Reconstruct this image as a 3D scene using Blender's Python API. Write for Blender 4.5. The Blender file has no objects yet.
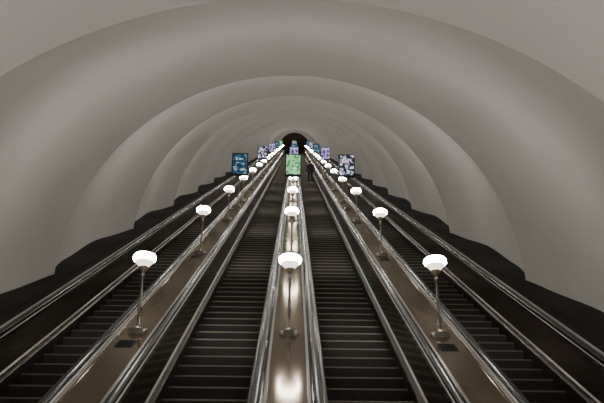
import bpy, math, random
from mathutils import Vector, Matrix
random.seed(4)
S30=math.radians(30); C=math.cos(S30); S=math.sin(S30)
def W(x,u,n): return Vector((x,u*C-n*S,u*S+n*C))
scn=bpy.context.scene; col=scn.collection
HD=-2.576; NS=-3.15; D=1.985; UEND=140.0; U0=3.6
CN=-3.32; R0=4.4; FLOORZ=-1.65

# ---------------- materials ----------------
def mat(name,color,rough=0.5,metal=0.0,emit=None,es=0,ior=None):
    m=bpy.data.materials.new(name); m.use_nodes=True
    b=m.node_tree.nodes['Principled BSDF']
    b.inputs['Base Color'].default_value=(*color,1); b.inputs['Roughness'].default_value=rough
    b.inputs['Metallic'].default_value=metal
    if ior: b.inputs['IOR'].default_value=ior
    if emit: b.inputs['Emission Color'].default_value=(*emit,1); b.inputs['Emission Strength'].default_value=es
    return m
def noisy(m,scale,c1,c2,rough=None,stretch=(1,1,1),bump=0):
    nt=m.node_tree; b=nt.nodes['Principled BSDF']
    tc=nt.nodes.new('ShaderNodeTexCoord'); mp=nt.nodes.new('ShaderNodeMapping'); mp.inputs['Scale'].default_value=stretch
    nz=nt.nodes.new('ShaderNodeTexNoise'); nz.inputs['Scale'].default_value=scale; nz.inputs['Detail'].default_value=5
    rp=nt.nodes.new('ShaderNodeValToRGB'); rp.color_ramp.elements[0].color=(*c1,1); rp.color_ramp.elements[1].color=(*c2,1)
    rp.color_ramp.elements[0].position=.3; rp.color_ramp.elements[1].position=.7
    nt.links.new(tc.outputs['Object'],mp.inputs[0]); nt.links.new(mp.outputs[0],nz.inputs['Vector'])
    nt.links.new(nz.outputs['Fac'],rp.inputs[0]); nt.links.new(rp.outputs[0],b.inputs['Base Color'])
    if rough:
        mr=nt.nodes.new('ShaderNodeMapRange'); mr.inputs[3].default_value=rough[0]; mr.inputs[4].default_value=rough[1]
        nt.links.new(nz.outputs['Fac'],mr.inputs[0]); nt.links.new(mr.outputs[0],b.inputs['Roughness'])
    if bump:
        bp=nt.nodes.new('ShaderNodeBump'); bp.inputs['Strength'].default_value=bump; bp.inputs['Distance'].default_value=.01
        nt.links.new(nz.outputs['Fac'],bp.inputs['Height']); nt.links.new(bp.outputs[0],b.inputs['Normal'])
    return m
M_vault=noisy(mat('vault_plaster',(.5,.47,.42),.8),.6,(.53,.51,.47),(.59,.57,.525),bump=.05)
# polished bronze deck: brown diffuse layer mixed with a tinted gloss layer
M_deck=noisy(mat('bronze_deck',(.1,.075,.05),.6,.0,ior=1.05),1.5,(.062,.049,.034),(.10,.08,.056),stretch=(3,.4,1))
nt=M_deck.node_tree; gl=nt.nodes.new('ShaderNodeBsdfGlossy'); gl.inputs['Color'].default_value=(.60,.51,.40,1); gl.inputs['Roughness'].default_value=.12
mx=nt.nodes.new('ShaderNodeMixShader'); mx.inputs[0].default_value=.34
nt.links.new(nt.nodes['Principled BSDF'].outputs[0],mx.inputs[1]); nt.links.new(gl.outputs[0],mx.inputs[2]); nt.links.new(mx.outputs[0],nt.nodes['Material Output'].inputs['Surface'])
M_chrome=noisy(mat('brushed_metal',(.6,.58,.54),.25,1),3,(.72,.70,.67),(.90,.88,.85),rough=(.06,.2),stretch=(4,.3,1))
M_rubber=mat('handrail_rubber',(.012,.012,.012),.25,ior=1.35)
M_panel=noisy(mat('balustrade_panel',(.05,.035,.025),.25,.0,ior=1.42),1.5,(.022,.018,.014),(.042,.033,.026),rough=(.10,.22),stretch=(1,.4,1))
M_skirt=mat('skirt_metal',(.10,.09,.08),.35,.8)
M_step=mat('step_metal',(.042,.038,.033),.5,.3)
M_nose=mat('step_nosing',(.22,.20,.17),.4,.6)
M_black=noisy(mat('black_ledge',(.01,.01,.01),.6,ior=1.25),4,(.007,.007,.007),(.016,.015,.014))
M_glass=mat('opal_glass',(.9,.88,.85),.3,0,(1,.955,.90),80)
M_glass2=mat('opal_glass_lower',(.8,.75,.68),.4,0,(1,.88,.70),2.2)
M_cup=mat('lamp_cup',(.40,.31,.2),.4,.4)
M_pole=mat('lamp_pole',(.26,.24,.21),.3,.9)
M_floor=noisy(mat('granite_floor',(.2,.17,.15),.3),8,(.13,.11,.1),(.26,.23,.2))
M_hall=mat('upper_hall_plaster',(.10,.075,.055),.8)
M_frame=mat('lightbox_frame',(.05,.05,.055),.4,.5)

def ridges(m,scale):
    nt=m.node_tree; b=nt.nodes['Principled BSDF']
    tc=nt.nodes.new('ShaderNodeTexCoord'); wv=nt.nodes.new('ShaderNodeTexWave'); wv.bands_direction='X'; wv.inputs['Scale'].default_value=scale
    bp=nt.nodes.new('ShaderNodeBump'); bp.inputs['Strength'].default_value=.6; bp.inputs['Distance'].default_value=.006
    nt.links.new(tc.outputs['Object'],wv.inputs['Vector']); nt.links.new(wv.outputs['Fac'],bp.inputs['Height']); nt.links.new(bp.outputs[0],b.inputs['Normal'])
ridges(M_step,18)

# ---------------- mesh helpers ----------------
def mesh_obj(name,verts,faces,mats,midx=None,smooth=False,slope=False,parent=None):
    me=bpy.data.meshes.new(name); me.from_pydata([tuple(v) for v in verts],[],faces)
    for m in mats: me.materials.append(m)
    if midx: me.polygons.foreach_set('material_index',midx)
    if smooth: me.polygons.foreach_set('use_smooth',[True]*len(me.polygons))
    me.update()
    o=bpy.data.objects.new(name,me); col.objects.link(o)
    if slope: o.rotation_euler=(S30,0,0)
    if parent: o.parent=parent
    return o
def extrude_profile(name,prof,u0,u1,mats,mi,closed=False,smooth=False,parent=None,seg=1,slope=True):
    v=[];f=[];idx=[]
    n=len(prof)
    for k in range(seg+1):
        u=u0+(u1-u0)*k/seg
        v+= [(x,u,z) for x,z in prof]
    ns=n if closed else n-1
    for k in range(seg):
        for i in range(ns):
            j=(i+1)%n
            f.append((k*n+i,k*n+j,(k+1)*n+j,(k+1)*n+i)); idx.append(mi[i%len(mi)])
    if closed:
        f.append(tuple(range(n))); idx.append(mi[0]); f.append(tuple(seg*n+i for i in reversed(range(n)))); idx.append(mi[0])
    return mesh_obj(name,v,f,mats,idx,smooth,slope,parent)
def empty(name,loc=(0,0,0)):
    e=bpy.data.objects.new(name,None); e.empty_display_size=.3; e.location=loc; col.objects.link(e); return e

# ---------------- vault ----------------
ribs=[-1.6,6.24,14.2]
while ribs[-1]<UEND: ribs.append(ribs[-1]+7.05)
def scal(u):
    for a,b in zip(ribs,ribs[1:]):
        if a<=u<=b:
            t=(u-a)/(b-a); return .40*math.sin(math.pi*t)**.66
    return 0
us=[]
for a,b in zip(ribs,ribs[1:]):
    for k in range(28):
        t=k/28; t=.5-.5*math.cos(math.pi*t)
        us.append(a+(b-a)*t)
us=[u for u in us if 1.5<=u<=UEND]; us=[1.5]+us+[UEND]
NA=128; v=[];f=[]
A0=math.radians(-10);A1=math.radians(190)
def ringpt(r,t): 
    a=A0+(A1-A0)*t; return (r*math.cos(a),CN+r*math.sin(a))
for u in us:
    r=R0+scal(u)
    for i in range(NA+1):
        x,n=ringpt(r,i/NA); v.append((x,u,n))
w=NA+1
for k in range(len(us)-1):
    for i in range(NA): f.append((k*w+i,(k+1)*w+i,(k+1)*w+i+1,k*w+i+1))
ceil=mesh_obj('ceiling',v,f,[M_vault],smooth=True,slope=True)
ceil.data.set_sharp_from_angle(angle=math.radians(16))
# lower hall: horizontal continuation of the vault behind the escalator foot
r=R0+scal(1.5); v=[];f=[]
for dy in (0,-9):
    for i in range(w):
        x,n=ringpt(r,i/NA); p=W(x,1.5,n); v.append((p.x,p.y+dy if dy==0 else -7.0,max(p.z,FLOORZ-.3)))
for i in range(NA): f.append((i,i+1,w+i+1,w+i))
mesh_obj('ceiling_lower_hall',v,f,[M_vault],smooth=True)
v=[(p[0],-7.0,p[2]) for p in v[w:]]
mesh_obj('wall_back',v,[tuple(range(w))],[M_vault])
mesh_obj('floor',[(-4.9,-7,FLOORZ),(4.9,-7,FLOORZ),(4.9,3.44,FLOORZ),(-4.9,3.44,FLOORZ),(-4.9,-7,FLOORZ-.1),(4.9,-7,FLOORZ-.1),(4.9,3.44,FLOORZ-.1),(-4.9,3.44,FLOORZ-.1)],
  [(0,1,2,3),(7,6,5,4),(0,4,5,1),(1,5,6,2),(2,6,7,3),(3,7,4,0)],[M_floor])
# upper portal + hall
v=[];f=[]
def inner(t):
    a=math.pi*t; return (3.0*math.cos(a), -2.9+3.5*max(math.sin(a),0))
for i in range(w):
    x,n=ringpt(R0+.42,i/NA); v.append((x,UEND+.02,n))
for i in range(w):
    x,n=inner(i/NA); v.append((x,UEND+.02,n))
for i in range(NA): f.append((i,i+1,w+i+1,w+i))
mesh_obj('wall_upper_portal',v,f,[M_vault],slope=True)
v=[];f=[]
for dy in (0,16):
    for i in range(w):
        x,n=inner(i/NA); p=W(x,UEND+.02,n); v.append((p.x,p.y+dy,p.z))
for i in range(NA): f.append((i,i+1,w+i+1,w+i))
f.append(tuple(range(w,2*w)))
mesh_obj('ceiling_upper_hall',v,f,[M_hall],smooth=False)

# ---------------- wavy black ledges at wall foot ----------------
for sx,nm in ((-1,'trim_1'),(1,'trim_2')):
    v=[];f=[];n=4;K=int((UEND-U0)/.1)
    for k in range(K+1):
        u=U0+(UEND-U0)*k/K
        q=math.sin(math.pi*(u-6.24)/3.525)**2
        hgt=-2.62+.05*q
        v+=[(sx*4.03,u,-2.78),(sx*4.05,u,hgt-.02),(sx*4.10,u,hgt),(sx*4.95,u,hgt)]
    for k in range(K):
        for i in range(n-1): f.append((k*n+i,k*n+i+1,(k+1)*n+i+1,(k+1)*n+i))
    mesh_obj(nm,v,f,[M_black],smooth=False,slope=True)

# ---------------- balustrade decks ----------------
half=[(0,0),(.20,0),(.203,.018),(.235,.018),(.24,-.012),(.262,-.014)]
prof=[(-x,z) for x,z in half[::-1]][:-1]+half
# material order: 0 bronze, 1 metal, 2 dark gap, 3 panel
mi=[2,2,1,1,0,0,1,1,2,2]
for cx in (-D,0,D):
    p=[(cx+x,HD+z) for x,z in prof]
    p=[(cx-.262,HD-.55)]+p+[(cx+.262,HD-.55)]
    extrude_profile('balustrade_deck',p,U0,UEND,[M_deck,M_chrome,M_panel,M_panel],[3]+mi+[3,3],closed=True)
for sx in (-1,1):
    cx=sx*2*D
    p=[(-.06,-.02),(.10,-.02),(.16,.0),(.163,.02),(.205,.02),(.21,-.012),(.262,-.014),(.262,-.55),(-.06,-.55)]
    p=[(cx-sx*x,HD+z) for x,z in p]
    extrude_profile('outer_balustrade_deck',p,U0,UEND,[M_black,M_chrome,M_deck,M_panel],[0,2,1,1,1,3,3,3,3],closed=True)

# ---------------- escalators ----------------
tan30=math.tan(S30)
YE=UEND*C
def zline(y): return NS/C+y*tan30
def escalator(ax):
    e=empty('escalator')
    v=[];f=[];idx=[]
    y=3.44+.02; hw=D/2-.475
    ys=[]
    while y<YE+1.5: ys.append(y); y+=.4
    rise=.4*tan30
    for k,yk in enumerate(ys):
        zt=zline(yk)
        b=len(v)
        pr=[(yk+.035,zt-rise-.002),(yk+.012,zt-.13),(yk+.002,zt-.03),(yk,zt-.022),(yk,zt-.003),(yk+.004,zt),(yk+.035,zt),(yk+.437,zt)]
        for (py,pz) in pr:
            v.append((ax-hw,py,pz)); v.append((ax+hw,py,pz))
        mm=[0,0,0,1,1,1,0]
        for i in range(7):
            f.append((b+2*i,b+2*i+1,b+2*i+3,b+2*i+2)); idx.append(mm[i])
    mesh_obj('steps',v,f,[M_step,M_nose],idx,parent=e)
    for s,nm in ((-1,'left'),(1,'right')):
        cx=ax+s*D/2
        X=lambda d: cx-s*d
        hr=[]
        for i in range(13):
            a=math.pi*i/12
            hr.append((X(.312)+.043*math.cos(a),HD+.045+.030*math.sin(a)))
        hr+= [(X(.312)-.043,HD+.025),(X(.312)-.030,HD+.018),(X(.312)+.030,HD+.018),(X(.312)+.043,HD+.025)]
        extrude_profile('handrail_'+nm,hr,U0,UEND,[M_rubber],[0],closed=True,smooth=False,parent=e)
        gd=[(X(.262),HD-.03),(X(.262),HD-.004),(X(.29),HD+.018),(X(.334),HD+.018),(X(.362),HD-.0),(X(.366),HD-.045),(X(.362),HD-.05)]
        extrude_profile('handrail_guide_'+nm,gd,U0,UEND,[M_chrome],[0],parent=e)
        pn=[(X(.358),HD-.04),(X(.40),HD-.40),(X(.425),HD-.415),(X(.43),HD-.445),(X(.455),HD-.455),(X(.468),HD-.47),(X(.472),HD-.85)]
        extrude_profile('panel_'+nm,pn,U0,UEND,[M_panel,M_chrome,M_skirt],[0,1,1,2,2,2],parent=e)
    return e
for ax in (-1.5*D,-.5*D,.5*D,1.5*D): escalator(ax)

# ---------------- lamps ----------------
def lathe(profs,N=28):
    v=[];f=[];idx=[]
    for pr,m in profs:
        b=len(v)
        for r,z in pr:
            for i in range(N):
                a=2*math.pi*i/N; v.append((r*math.cos(a),r*math.sin(a),z))
        for k in range(len(pr)-1):
            for i in range(N):
                j=(i+1)%N
                f.append((b+k*N+i,b+k*N+j,b+(k+1)*N+j,b+(k+1)*N+i)); idx.append(m)
    return v,f,idx
base=[(.13,-.08),(.135,.0),(.13,.02),(.09,.03),(.045,.045),(.032,.07),(.032,.10),(.024,.12),(.022,.30),(.027,.305),(.027,.33),(.019,.34),(.018,.74),(.026,.745),(.026,.78),(.020,.79),(.022,.815),(.032,.83)]
cup=[(.032,.83),(.040,.84),(.058,.865),(.066,.885),(.070,.89),(.064,.893)]
glass2=[(.062,.89),(.078,.915),(.105,.945),(.130,.97)]
glass=[(.130,.970),(.148,.988),(.155,1.01),(.156,1.03),(.150,1.052),(.128,1.073),(.09,1.087),(.04,1.095),(.0005,1.097)]
v,f,idx=lathe([(base,0),(cup,1),(glass2,3),(glass,2)])
lm=bpy.data.meshes.new('torchere_lamp'); lm.from_pydata(v,[],f)
for m in (M_pole,M_cup,M_glass,M_glass2): lm.materials.append(m)
lm.polygons.foreach_set('material_index',idx); lm.polygons.foreach_set('use_smooth',[True]*len(f)); lm.update()
lamps=[3.95]; u=10.05  # first row is out of view, added to light the near vault
while u<UEND-2: lamps.append(u); u+=6.9
for u in lamps:
    for cx in (-D,0,D):
        o=bpy.data.objects.new('torchere_lamp',lm); o.location=W(cx,u,HD); col.objects.link(o)
for u in lamps[1:9]:
    for sx in (-1,1):
        cx=sx*D-.02
        v=[];f=[]
        def bx(x0,x1,u0,u1,z0,z1):
            b=len(v)
            v.extend([(x0,u0,z0),(x1,u0,z0),(x1,u1,z0),(x0,u1,z0),(x0,u0,z1),(x1,u0,z1),(x1,u1,z1),(x0,u1,z1)])
            f.extend([tuple(b+i for i in q) for q in ((3,2,1,0),(4,5,6,7),(0,1,5,4),(1,2,6,5),(2,3,7,6),(3,0,4,7))])
        uu=u-.62
        bx(cx-.11,cx+.11,uu-.16,uu+.16,HD-.005,HD+.004)
        for i in range(7): bx(cx-.10,cx+.10,uu-.14+.043*i,uu-.125+.043*i,HD+.004,HD+.010)
        mesh_obj('vent_grille',v,f,[M_black],slope=True)

# ---------------- advertising lightboxes ----------------
def admat(name,stops,scale,strength,seed):
    m=bpy.data.materials.new(name); m.use_nodes=True; nt=m.node_tree; b=nt.nodes['Principled BSDF']
    tc=nt.nodes.new('ShaderNodeTexCoord'); mp=nt.nodes.new('ShaderNodeMapping'); mp.inputs['Location'].default_value=(seed,seed*.7,seed*1.3)
    n2=nt.nodes.new('ShaderNodeTexNoise'); n2.inputs['Scale'].default_value=scale*.6; n2.inputs['Detail'].default_value=3
    rp=nt.nodes.new('ShaderNodeValToRGB'); rp.color_ramp.interpolation='CONSTANT'
    els=rp.color_ramp.elements
    while len(els)<len(stops): els.new(.5)
    for e,(p,c) in zip(els,stops): e.position=p; e.color=(*c,1)
    nt.links.new(tc.outputs['Object'],mp.inputs[0]); nt.links.new(mp.outputs[0],n2.inputs['Vector'])
    nt.links.new(n2.outputs['Fac'],rp.inputs[0])
    nt.links.new(rp.outputs[0],b.inputs['Base Color']); nt.links.new(rp.outputs[0],b.inputs['Emission Color'])
    b.inputs['Emission Strength'].default_value=strength; b.inputs['Roughness'].default_value=.2
    return m
A_blue=admat('poster_blue',[(0,(.01,.03,.06)),(.48,(.03,.10,.16)),(.56,(.12,.28,.36)),(.6,(.6,.75,.8)),(.63,(.02,.08,.13))],14,1.0,1)
A_green=admat('poster_green',[(0,(.02,.14,.05)),(.42,(.08,.32,.12)),(.5,(.45,.75,.4)),(.54,(.06,.30,.10)),(.64,(.9,.95,.8))],14,1.5,5)
A_dark=admat('poster_dark',[(0,(.01,.015,.025)),(.47,(.05,.07,.13)),(.52,(.5,.6,.7)),(.56,(.35,.06,.12)),(.61,(.85,.85,.9))],14,1.5,9)
A_pink=admat('poster_pink',[(0,(.05,.03,.12)),(.45,(.18,.12,.35)),(.55,(.55,.5,.65)),(.62,(.1,.2,.5))],12,1.2,3)
def lightbox(cx,u,am):
    e=empty('advertising_lightbox',W(cx,u,HD))
    v=[];f=[];idx=[]
    def bx(x0,x1,y0,y1,z0,z1,m):
        b=len(v)
        v.extend([(x0,y0,z0),(x1,y0,z0),(x1,y1,z0),(x0,y1,z0),(x0,y0,z1),(x1,y0,z1),(x1,y1,z1),(x0,y1,z1)])
        for q in ((3,2,1,0),(4,5,6,7),(0,1,5,4),(1,2,6,5),(2,3,7,6),(3,0,4,7)):
            f.append(tuple(b+i for i in q)); idx.append(m)
    zb=1.27; w2=.30; h=.90
    bx(-w2,w2,-.05,.05,zb,zb+h,0)
    for a in ((-w2,-w2+.04,zb,zb+h),(w2-.04,w2,zb,zb+h),(-w2,w2,zb,zb+.04),(-w2,w2,zb+h-.04,zb+h)):
        bx(a[0],a[1],-.062,.062,a[2],a[3],0)
    bx(-.09,.09,-.03,.03,zb-.05,zb,0)
    mesh_obj('housing',v,f,[M_frame],parent=e)
    for sy,nm in ((-1,'poster_front'),(1,'poster_back')):
        y=sy*.053
        mesh_obj(nm,[(-w2+.03,y,zb+.035),(w2-.03,y,zb+.035),(w2-.03,y,zb+h-.035),(-w2+.03,y,zb+h-.035)],[(0,1,2,3) if sy<0 else (3,2,1,0)],[am],parent=e)
    pv,pf,_=lathe([([(.11,-.06),(.11,.015),(.04,.03),(.022,.05),(.02,1.22),(.03,1.225),(.03,1.25)],0)],16)
    mesh_obj('post',pv,pf,[M_pole],parent=e,smooth=True)
for i,(u,ms) in enumerate([(28.2,(A_blue,A_green,A_dark)),(48.5,(A_dark,A_pink,A_pink)),(69,(A_pink,A_blue,A_blue)),(90,(A_blue,A_pink,A_dark)),(111,(A_green,A_green,A_blue))]):
    for cx,m in zip((-D,0,D),ms): lightbox(cx,u,m)

# ---------------- person ----------------
M_coat=mat('dark_coat',(.012,.012,.016),.8); M_skin=mat('skin',(.5,.32,.24),.6); M_hair=mat('hair',(.02,.014,.01),.7); M_shoe=mat('shoe',(.01,.01,.01),.5)
def skin(name,pts,edges,rad,m,parent,root=0,sub=1):
    me=bpy.data.meshes.new(name); me.from_pydata(pts,edges,[]); me.materials.append(m)
    o=bpy.data.objects.new(name,me); col.objects.link(o); o.parent=parent
    sm=o.modifiers.new('s','SKIN'); sm.use_smooth_shade=True
    for i,r in enumerate(rad):
        me.skin_vertices[0].data[i].radius=(r,r) if not isinstance(r,tuple) else r
        me.skin_vertices[0].data[i].use_root=(i==root)
    ss=o.modifiers.new('d','SUBSURF'); ss.levels=sub; ss.render_levels=sub
    return o
def person(loc):
    e=empty('person',loc)
    P=[(0,0,.95),(0,0,1.12),(0,0,1.30),(0,0,1.43),(0,.0,1.52),
       (-.10,0,.90),(-.11,-.02,.50),(-.12,.02,.10),(.10,0,.90),(.11,-.02,.50),(.12,.02,.10),
       (-.18,0,1.40),(-.24,.02,1.12),(-.23,-.08,.87),(.18,0,1.40),(.24,.02,1.12),(.26,-.10,.90)]
    E=[(0,1),(1,2),(2,3),(3,4),(0,5),(5,6),(6,7),(0,8),(8,9),(9,10),(3,11),(11,12),(12,13),(3,14),(14,15),(15,16)]
    Rr=[(.17,.13),(.155,.115),(.18,.125),(.12,.09),.055,.10,.072,.05,.10,.072,.05,.075,.058,.042,.075,.058,.042]
    skin('body',P,E,Rr,M_coat,e,0,2)
    for s in (-1,1):
        skin('shoe_l' if s<0 else 'shoe_r',[(s*.12,.05,.045),(s*.125,-.05,.04),(s*.13,-.16,.035)],[(0,1),(1,2)],[.045,.045,.035],M_shoe,e)
        hb=Vector((-.23,-.08,.87)) if s<0 else Vector((.26,-.10,.90))
        skin('palm_l' if s<0 else 'palm_r',[tuple(hb),tuple(hb+Vector((0,-.02,-.05))),tuple(hb+Vector((0,-.03,-.09)))],[(0,1),(1,2)],[(.028,.02),(.036,.018),(.034,.014)],M_skin,e)
        for i,L in enumerate((.07,.078,.074,.058)):
            yo=-.055+i*.02; q=hb+Vector((0,yo,-.085))
            skin(f'finger_{"l" if s<0 else "r"}_{i+1}',[tuple(q),tuple(q+Vector((-s*.006,0,-L*.5))),tuple(q+Vector((-s*.022,0,-L)))],[(0,1),(1,2)],[.009,.008,.007],M_skin,e)
        q=hb+Vector((0,-.045,-.03)); skin(f'thumb_{"l" if s<0 else "r"}',[tuple(q),tuple(q+Vector((-s*.01,-.03,-.03))),tuple(q+Vector((-s*.015,-.035,-.06)))],[(0,1),(1,2)],[.011,.010,.008],M_skin,e)
    N=20;Mh=16;v=[];f=[]
    for j in range(Mh+1):
        t=math.pi*j/Mh
        for i in range(N):
            a=2*math.pi*i/N
            x=.076*math.sin(t)*math.cos(a); y=.095*math.sin(t)*math.sin(a); z=.118*math.cos(t)
            if z<-.03: x*=1-.28*min(1,(-.03-z)/.08); 
            v.append((x,y,1.64+z))
    for j in range(Mh):
        for i in range(N):
            k=(i+1)%N; f.append((j*N+i,(j+1)*N+i,(j+1)*N+k,j*N+k))
    mesh_obj('head',v,f,[M_skin],smooth=True,parent=e)
    v2=[(x*1.08,y*1.08+.008,1.64+(z-1.64)*1.08+.004) for x,y,z in v]
    f2=[q for q in f if (lambda c:(c.z>1.70) or (c.y>.015 and c.z>1.58))(sum((Vector(v2[i]) for i in q),Vector())/4)]
    mesh_obj('hair',v2,f2,[M_hair],smooth=True,parent=e)
    mesh_obj('nose',[(0,-.118,1.615),(-.014,-.088,1.612),(.014,-.088,1.612),(0,-.09,1.655)],[(0,1,3),(0,3,2),(0,2,1)],[M_skin],parent=e)
    skin('mouth',[(-.022,-.083,1.583),(0,-.089,1.582),(.022,-.083,1.583)],[(0,1),(1,2)],[.005,.006,.005],mat('lips',(.35,.12,.1),.5),e)
    for s in (-1,1):
        skin('eye_'+str((s+3)//2),[(s*.028,-.084,1.645),(s*.034,-.083,1.645)],[(0,1)],[.008,.008],M_hair,e)
        skin('ear_'+str((s+3)//2),[(s*.076,.0,1.655),(s*.078,.004,1.63)],[(0,1)],[.013,.010],M_skin,e)
    return e
yk=3.46+.4*112
pe=person((1.17,yk+.22,zline(yk)+.003)); pe.rotation_euler=(0,0,math.radians(180))

# ---------------- added fill lights, unseen behind the viewpoint, to brighten the near vault ----------------
M_fill=mat('fill_emitter',(1,1,1),.4,0,(1,.94,.86),8)
for yy in (-2.2,-5.0):
    e=empty('fill_light',(0,yy,1.25))
    mesh_obj('housing',[(-1.4,-.15,.0),(1.4,-.15,.0),(1.4,.15,.0),(-1.4,.15,.0),(-1.4,-.15,.08),(1.4,-.15,.08),(1.4,.15,.08),(-1.4,.15,.08)],[(3,2,1,0),(4,5,6,7),(0,1,5,4),(1,2,6,5),(2,3,7,6),(3,0,4,7)],[M_frame],parent=e)
    mesh_obj('fill_panel',[(-1.36,-.13,-.01),(1.36,-.13,-.01),(1.36,.13,-.01),(-1.36,.13,-.01)],[(3,2,1,0)],[M_fill],parent=e)

w=bpy.data.worlds.new('W'); scn.world=w; w.use_nodes=True
w.node_tree.nodes['Background'].inputs[0].default_value=(.9,.8,.7,1); w.node_tree.nodes['Background'].inputs[1].default_value=.02

# ---------------- camera ----------------
cam=bpy.data.cameras.new('camera'); co=bpy.data.objects.new('camera',cam); col.objects.link(co)
cam.sensor_width=36; cam.lens=780/604*36; cam.clip_end=500; cam.clip_start=.05
p=math.radians(25.2); yaw=math.radians(.66)
R=Matrix.Rotation(-yaw,4,'Z')@Matrix.Rotation(math.pi/2+p,4,'X')@Matrix.Rotation(math.radians(.5),4,'Z')
co.matrix_world=Matrix.Translation((.04,0,0))@R
scn.camera=co
